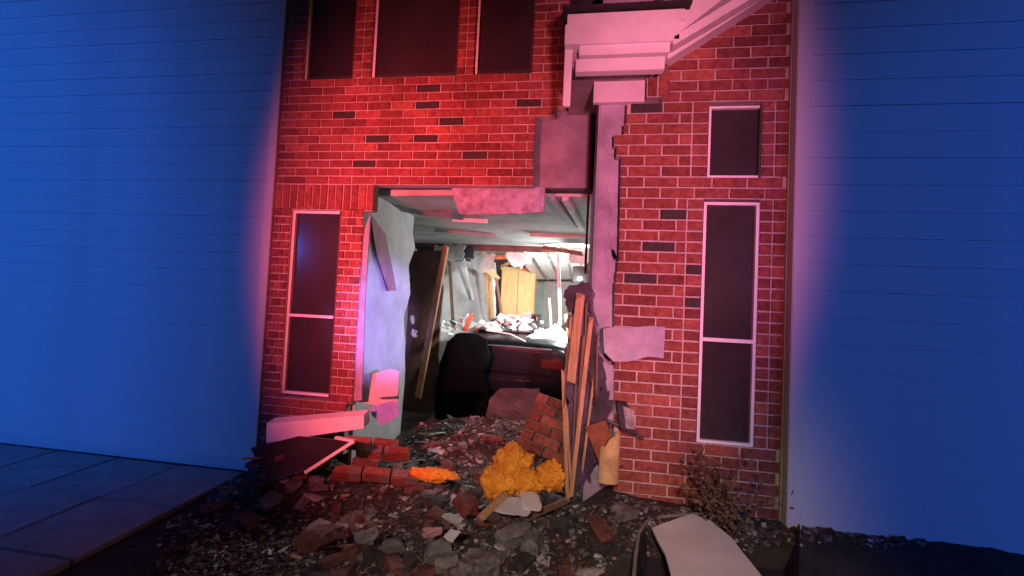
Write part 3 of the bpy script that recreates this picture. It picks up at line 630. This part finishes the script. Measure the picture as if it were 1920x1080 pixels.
# ------------------------------------------------------------ insulation
def fluff(name, c, size, seed, label, group=None, mm=INSUL):
    bm = bmesh.new(); bmesh.ops.create_icosphere(bm, subdivisions=5, radius=1)
    for v in bm.verts:
        d = v.co.copy(); s0 = Vector((seed*3.1, seed, 0))
        f = 1+.38*noise.noise(d*1.6+s0)+.28*abs(noise.noise(d*3.7+s0))+.14*noise.noise(d*8+s0)+.10*noise.noise(d*17+s0)+.06*noise.noise(d*31+s0)
        v.co = Vector((d.x*size[0], d.y*size[1], d.z*size[2]))*f
    me = bpy.data.meshes.new(name); bm.to_mesh(me); bm.free(); me.polygons.foreach_set('use_smooth', [True]*len(me.polygons))
    o = link(name, me, mm); o.location = c; tag(o, label, 'insulation', group)
    q = MB(); rr = random.Random(seed)
    for _ in range(520):
        v = me.vertices[rr.randrange(len(me.vertices))]; d = (v.normal+Vector([rr.gauss(0, .7) for _ in range(3)])).normalized(); sd = d.orthogonal().normalized(); l_ = rr.uniform(.005, .015)
        p = v.co-d*.003; bend = Vector([rr.gauss(0, .4) for _ in range(3)])*l_; w2 = rr.uniform(.0015, .004)
        q.add([p-sd*w2, p+sd*w2, p+d*l_*.6+sd*w2*.8, p+d*l_+bend, p+d*l_*.6-sd*w2*.8], [(0, 1, 2, 4), (4, 2, 3)])
    q.obj('fibres', mm, o)['kind'] = 'stuff'; return o
IG = None
for i, (px, py, Y, sz, lb) in enumerate((
    (962, 868, 2.76, (.10, .10, .11), 'tall bright orange tuft of insulation beside the brick slab'),
    (934, 908, 2.66, (.10, .09, .09), 'orange clump of insulation at the left of the heap'),
    (985, 905, 2.68, (.10, .08, .07), 'low yellow clump of insulation in the middle of the heap'),
    (1032, 893, 2.72, (.085, .08, .075), 'round orange clump of insulation next to the framing foot'),
    (812, 890, 2.85, (.14, .06, .035), 'flat rusty orange strip of insulation left of the heap'))):
    fluff('insulation', P(px, py, Y), sz, i+2, lb)
beam_thing('wood_offcut', 'pale wooden offcut lying diagonally before the orange insulation', 'offcut', P(900, 972, 2.36), P(948, 926, 2.55), .04, .025, WOOD, .02)
beam_thing('wood_offcut', 'grey plank edge lying below the framing foot', 'offcut', G(985, 972, .24), G(1070, 935, .28), .03, .03, WOODD, .02)
for i, (px, py, Y, w_, lb) in enumerate(((965, 948, 2.48, .19, 'pinkish torn board sheet before the orange insulation'), (995, 938, 2.52, .16, 'crumpled pale sheet beneath the low yellow insulation'), (872, 945, 2.5, .14, 'dark red broken block left of the wooden offcut'), (905, 895, 2.72, .1, 'red brick fragment behind the left insulation clump'), (600, 1010, 2.12, .2, 'brown masonry block in the lower left corner'), (690, 1008, 2.18, .12, 'grey concrete piece right of the brown block'), (810, 998, 2.22, .09, 'pink rounded fragment in the bottom middle'), (848, 1002, 2.2, .08, 'pale pink shard right of the pink fragment'))):
    c_ = P(px, py, Y); c_.z = max(c_.z, h(c_.x, c_.y)+.01)
    mm_ = (DRY, WHITE, BRICK[3], BRICK[1], DUST[2], DUST[0], mat('pink_piece', (.5, .25, .25), .9, .3, 9, .3, 40), DRY)[i]
    o = link('broken_piece', chunk_mesh('broken_piece', mm_, (w_, w_*.7, w_*(.05, .04, .5, .55, .45, .25, .45, .12)[i]), 90+i, 2, .38), None); o.location = c_; o.rotation_euler = (rnd(-.3, .5), rnd(-.3, .3), rnd(0, 3)); tag(o, lb, 'debris piece')
# ------------------------------------------------------------ left foreground wreckage
o = sheet('white_trim_board', [P(500, 794, 2.95), P(682, 779, 2.98), P(682, 803, 2.98), P(500, 830, 2.95)], (0, .09, .02), WHITE, None, 2, .006, 3)
tag(o, 'long white trim board lying on rubble below the left window', 'board')
sash = empty('glazed_panel', P(560, 890, 2.75), 'dark window sash with thin white edge leaning in the rubble at left', 'window sash')
s4 = [P(500, 905, 2.72), P(580, 880, 2.72), P(664, 828, 2.86), P(560, 818, 2.9), P(470, 840, 2.9)]
at(sash, sheet('pane', s4, (0, .008, 0), SCREEN, None, 0))
q = MB(); q.beam(P(572, 886, 2.70), P(664, 827, 2.84), .022, .03, (0, 1, 0)); q.beam(P(664, 827, 2.84), P(630, 820, 2.86), .014, .03); at(sash, q.obj('edge_trim', WHITE))
o = sheet('violet_panel', [P(664, 702, YL+.13), P(745, 700, YL+.25), P(747, 748, YL+.22), P(742, 770, YL+.2), P(668, 752, YL+.1)], (0, .02, 0), DRY, None, 2, .01, 4)
tag(o, 'pale violet panel standing at the foot of the torn wall', 'panel')
o = sheet('pink_card', ragged([P(704, 700, YL+.06), P(735, 692, YL+.06), P(748, 697, YL+.06), P(745, 742, YL+.06), P(700, 745, YL+.06)], .05, .004, 2), (0, .008, 0), mat('hot_pink_card', (.80, .50, .52), .7, .1, 6, 0), None, 1, .004, 3)
tag(o, 'bright pink board propped against the violet panel', 'board')
o = sheet('blue_scrap', ragged([P(690, 768, YL-.04), P(745, 752, YL+.0), P(747, 780, YL-.04), P(712, 800, YL-.08)], .03, .012, 6), (0, .01, 0), mat('blue_plastic', (.22, .24, .62), .5, .3, 9, .3, 40), None, 2, .02, 3)
tag(o, 'crumpled blue plastic scrap below the pink board', 'plastic')
# ------------------------------------------------------------ tray and pale board in the right foreground
zt = .34
t0 = G(1196, 1046, .30)
tray = empty('dark_tray', (0, 0, 0), 'dark plastic tray with rounded corner at the lower right', 'tray')
rim = [G(1186, 1110, .32), G(1192, 1040, .33), G(1198, 1000, .34), G(1212, 978, .34), G(1240, 969, .34), G(1330, 962, .34), G(1420, 956, .34), G(1500, 962, .34)]
tray.location = (rim[4].x, rim[4].y, h(rim[4].x, rim[4].y))
q = MB(); q.tube(rim, .009, 8); at(tray, q.obj('rim', mat('grey_plastic_rim', (.28, .25, .26), .5, .3, 8, .1, 80)))
inner = rim+[G(1500, 1110, .34)]
q = MB(); vs = [Vector((p.x, p.y, p.z-.008)) for p in inner]; cc = sum(vs, Vector())/len(vs)
lo = [Vector((cc.x+(p.x-cc.x)*.85, cc.y+(p.y-cc.y)*.85, p.z-.11)) for p in vs]; n = len(vs)
q.add(vs+lo, [(i, (i+1) % n, n+(i+1) % n, n+i) for i in range(n)]+[tuple(range(n, 2*n))]); o = at(tray, q.obj('basin', PAPER))
so = o.modifiers.new('t', 'SOLIDIFY'); so.thickness = .004
o = sheet('pale_board', [G(1222, 993, .37), G(1298, 968, .38), G(1330, 978, .38), G(1372, 1012, .38), G(1440, 1100, .38), G(1262, 1100, .37), G(1246, 1040, .37)], (0, 0, .012), WHITE, None, 2, .006, 3)
tag(o, 'large pale pink-lit board resting across the dark tray', 'board')
# ------------------------------------------------------------ shrub by the right window
sb = empty('shrub', P(1345, 940, 2.5), 'sparse leafy shrub growing under the right window', 'shrub')
sb.location.z = h(sb.location.x, sb.location.y)-.01
rr = random.Random(5); stems = MB(); lv = MB()
for i in range(26):
    a = rr.uniform(0, 6.28); tip = Vector((rr.uniform(-.22, .30), rr.uniform(-.16, .14), rr.uniform(.16, .44)))
    b = Vector((rr.uniform(-.05, .07), rr.uniform(-.05, .05), 0)); mid = b.lerp(tip, .5)+Vector((rr.uniform(-.04, .04), rr.uniform(-.04, .04), .03))
    stems.tube([b, mid, tip], [.006, .004, .0015], 5)
    for j in range(26):
        t = rr.uniform(.3, 1.05); p = (b.lerp(mid, t*2) if t < .5 else mid.lerp(tip, t*2-1))+Vector([rr.gauss(0, .018) for _ in range(3)])
        d = Vector([rr.gauss(0, 1) for _ in range(3)]).normalized(); s_ = d.orthogonal().normalized(); l_ = rr.uniform(.018, .042)
        lv.add([p, p+d*l_*.5+s_*l_*.28, p+d*l_, p+d*l_*.5-s_*l_*.28], [(0, 1, 2, 3)])
o = stems.obj('stems', BARK, sb); o = lv.obj('leaves', LEAF, sb); o['kind'] = 'stuff'
# ------------------------------------------------------------ rubble
def rest_z(x, y): return h(x, y)
groups = {'loose_brick': ('single loose brick lying in the rubble', 'brick', 'loose bricks in the rubble'),
          'plaster_chunk': ('pale broken plaster chunk lying in the rubble', 'plaster chunk', 'plaster chunks in the rubble'),
          'rubble_chunk': ('dark broken masonry chunk lying in the rubble', 'masonry chunk', 'dark chunks in the rubble'),
          'splintered_lath': ('splintered strip of wood lying in the rubble', 'wood strip', 'wood strips in the rubble')}
lib = {'loose_brick': [chunk_mesh('loose_brick', DUST[2], (.19, .09, .057), i, 1, .16) for i in range(4)],
       'plaster_chunk': [chunk_mesh('plaster_chunk', random.choice((DUST[3], DUST[0])), (rnd(.08, .17), rnd(.06, .13), .018), 20+i, 1, .35) for i in range(8)],
       'rubble_chunk': [chunk_mesh('rubble_chunk', DUST[i % 2], (rnd(.08, .18), rnd(.06, .14), rnd(.04, .09)), 40+i, 1, .45) for i in range(8)],
       'splintered_lath': [chunk_mesh('splintered_lath', random.choice((WOOD, WOODD)), (rnd(.15, .34), .025, .012), 60+i, 1, .12) for i in range(6)]}
def region(x, y):
    d = Vector((x, y, h(x, y)+.03))-CAM; zz = d.dot(fw); u, v = 960+FPX*d.dot(rt)/zz, 540-FPX*d.dot(up)/zz
    if y > 3.05: return 'inside the hole before the car'
    if u < 640: return 'below the left window'
    if v < 900: return 'between the hole and the orange insulation'
    if u < 800: return 'in the left foreground'
    if u < 940: return 'in the foreground left of the orange insulation'
    if u < 1060: return 'in the foreground below the orange insulation'
    return 'in the foreground below the bay wall'
names = {'loose_brick': ('dusty loose brick', 'brick'), 'plaster_chunk': ('pale broken plaster piece', 'plaster'), 'rubble_chunk': ('dark masonry lump', 'masonry'), 'splintered_lath': ('splintered wood strip', 'wood')}
def drop(kind, x, y, zoff=0, sc=1):
    me = random.choice(lib[kind]); o = link(kind, me, None); hgt = max(v.co.z for v in me.vertices)*sc
    o.location = (x, y, h(x, y)+hgt*.6+zoff); o.rotation_euler = (rnd(-.35, .35), rnd(-.35, .35), rnd(0, 6.28)); o.scale = (sc, sc, sc)
    nm, ct = names[kind]; sz = 'large ' if sc > 1.3 else ('small ' if sc < .85 else '')
    return tag(o, sz+nm+' '+region(x, y), ct, sz+nm+'s '+region(x, y))
cnt = {'loose_brick': 44, 'plaster_chunk': 70, 'rubble_chunk': 90, 'splintered_lath': 44}
for k, n in cnt.items():
    for i in range(n):
        t = rnd(0, 1)
        if t < .60: p = G(rnd(560, 1180), rnd(880, 1075), .15); x, y = p.x, p.y
        elif t < .92: x, y = rnd(-1.6, 0.0), rnd(3.1, 4.95)
        else: x, y = rnd(-2.4, -1.7), rnd(2.5, 3.1)
        if y > YL-.05 and (x < pierR+.1 or x > 0): continue
        if x > .1 and y > YR-.1: continue
        drop(k, x, y, 0, rnd(.65, 1.0) if k == 'loose_brick' else rnd(.45, 1.15))
# fine gravel of plaster, brick grit and splinters
gv = MB(); cube = [Vector((a, b, c)) for c in (-.5, .5) for a, b in ((-.5, -.5), (.5, -.5), (.5, .5), (-.5, .5))]
def grit(x, y, s_, mi):
    R_ = Matrix.Rotation(rnd(0, 6.28), 3, 'Z') @ Matrix.Rotation(rnd(-.6, .6), 3, 'X')
    sc = Vector((s_*rnd(.6, 2.0), s_*rnd(.5, 1.2), s_*rnd(.2, .7)))
    c = Vector((x, y, h(x, y)+sc.z*.3))
    gv.add([c+R_ @ Vector([v[i]*sc[i]*rnd(.6, 1.2) for i in range(3)]) for v in cube], BF, mi)
for i in range(24000):
    if rnd(0, 1) < .72: p = G(rnd(300, 1800), rnd(860, 1085), .12); x, y = p.x, p.y
    else: x, y = rnd(-1.6, .02), rnd(3.0, 5.2)
    if y > YL-.05 and (x < pierR+.08 or x > .05): continue
    if x > .1 and y > YR-.05 or (x < -2.5 and rnd(0, 1) < .9): continue
    grit(x, y, rnd(.006, .026)*(1.5 if rnd(0, 1) < .15 else 1), random.choices((0, 1, 2, 3), (4, 6, 1.8, 1.0))[0])
o = gv.obj('rubble_grit', DUST); o['kind'] = 'stuff'; tag(o, 'fine grit of plaster, brick and splinters over the soil', 'rubble')
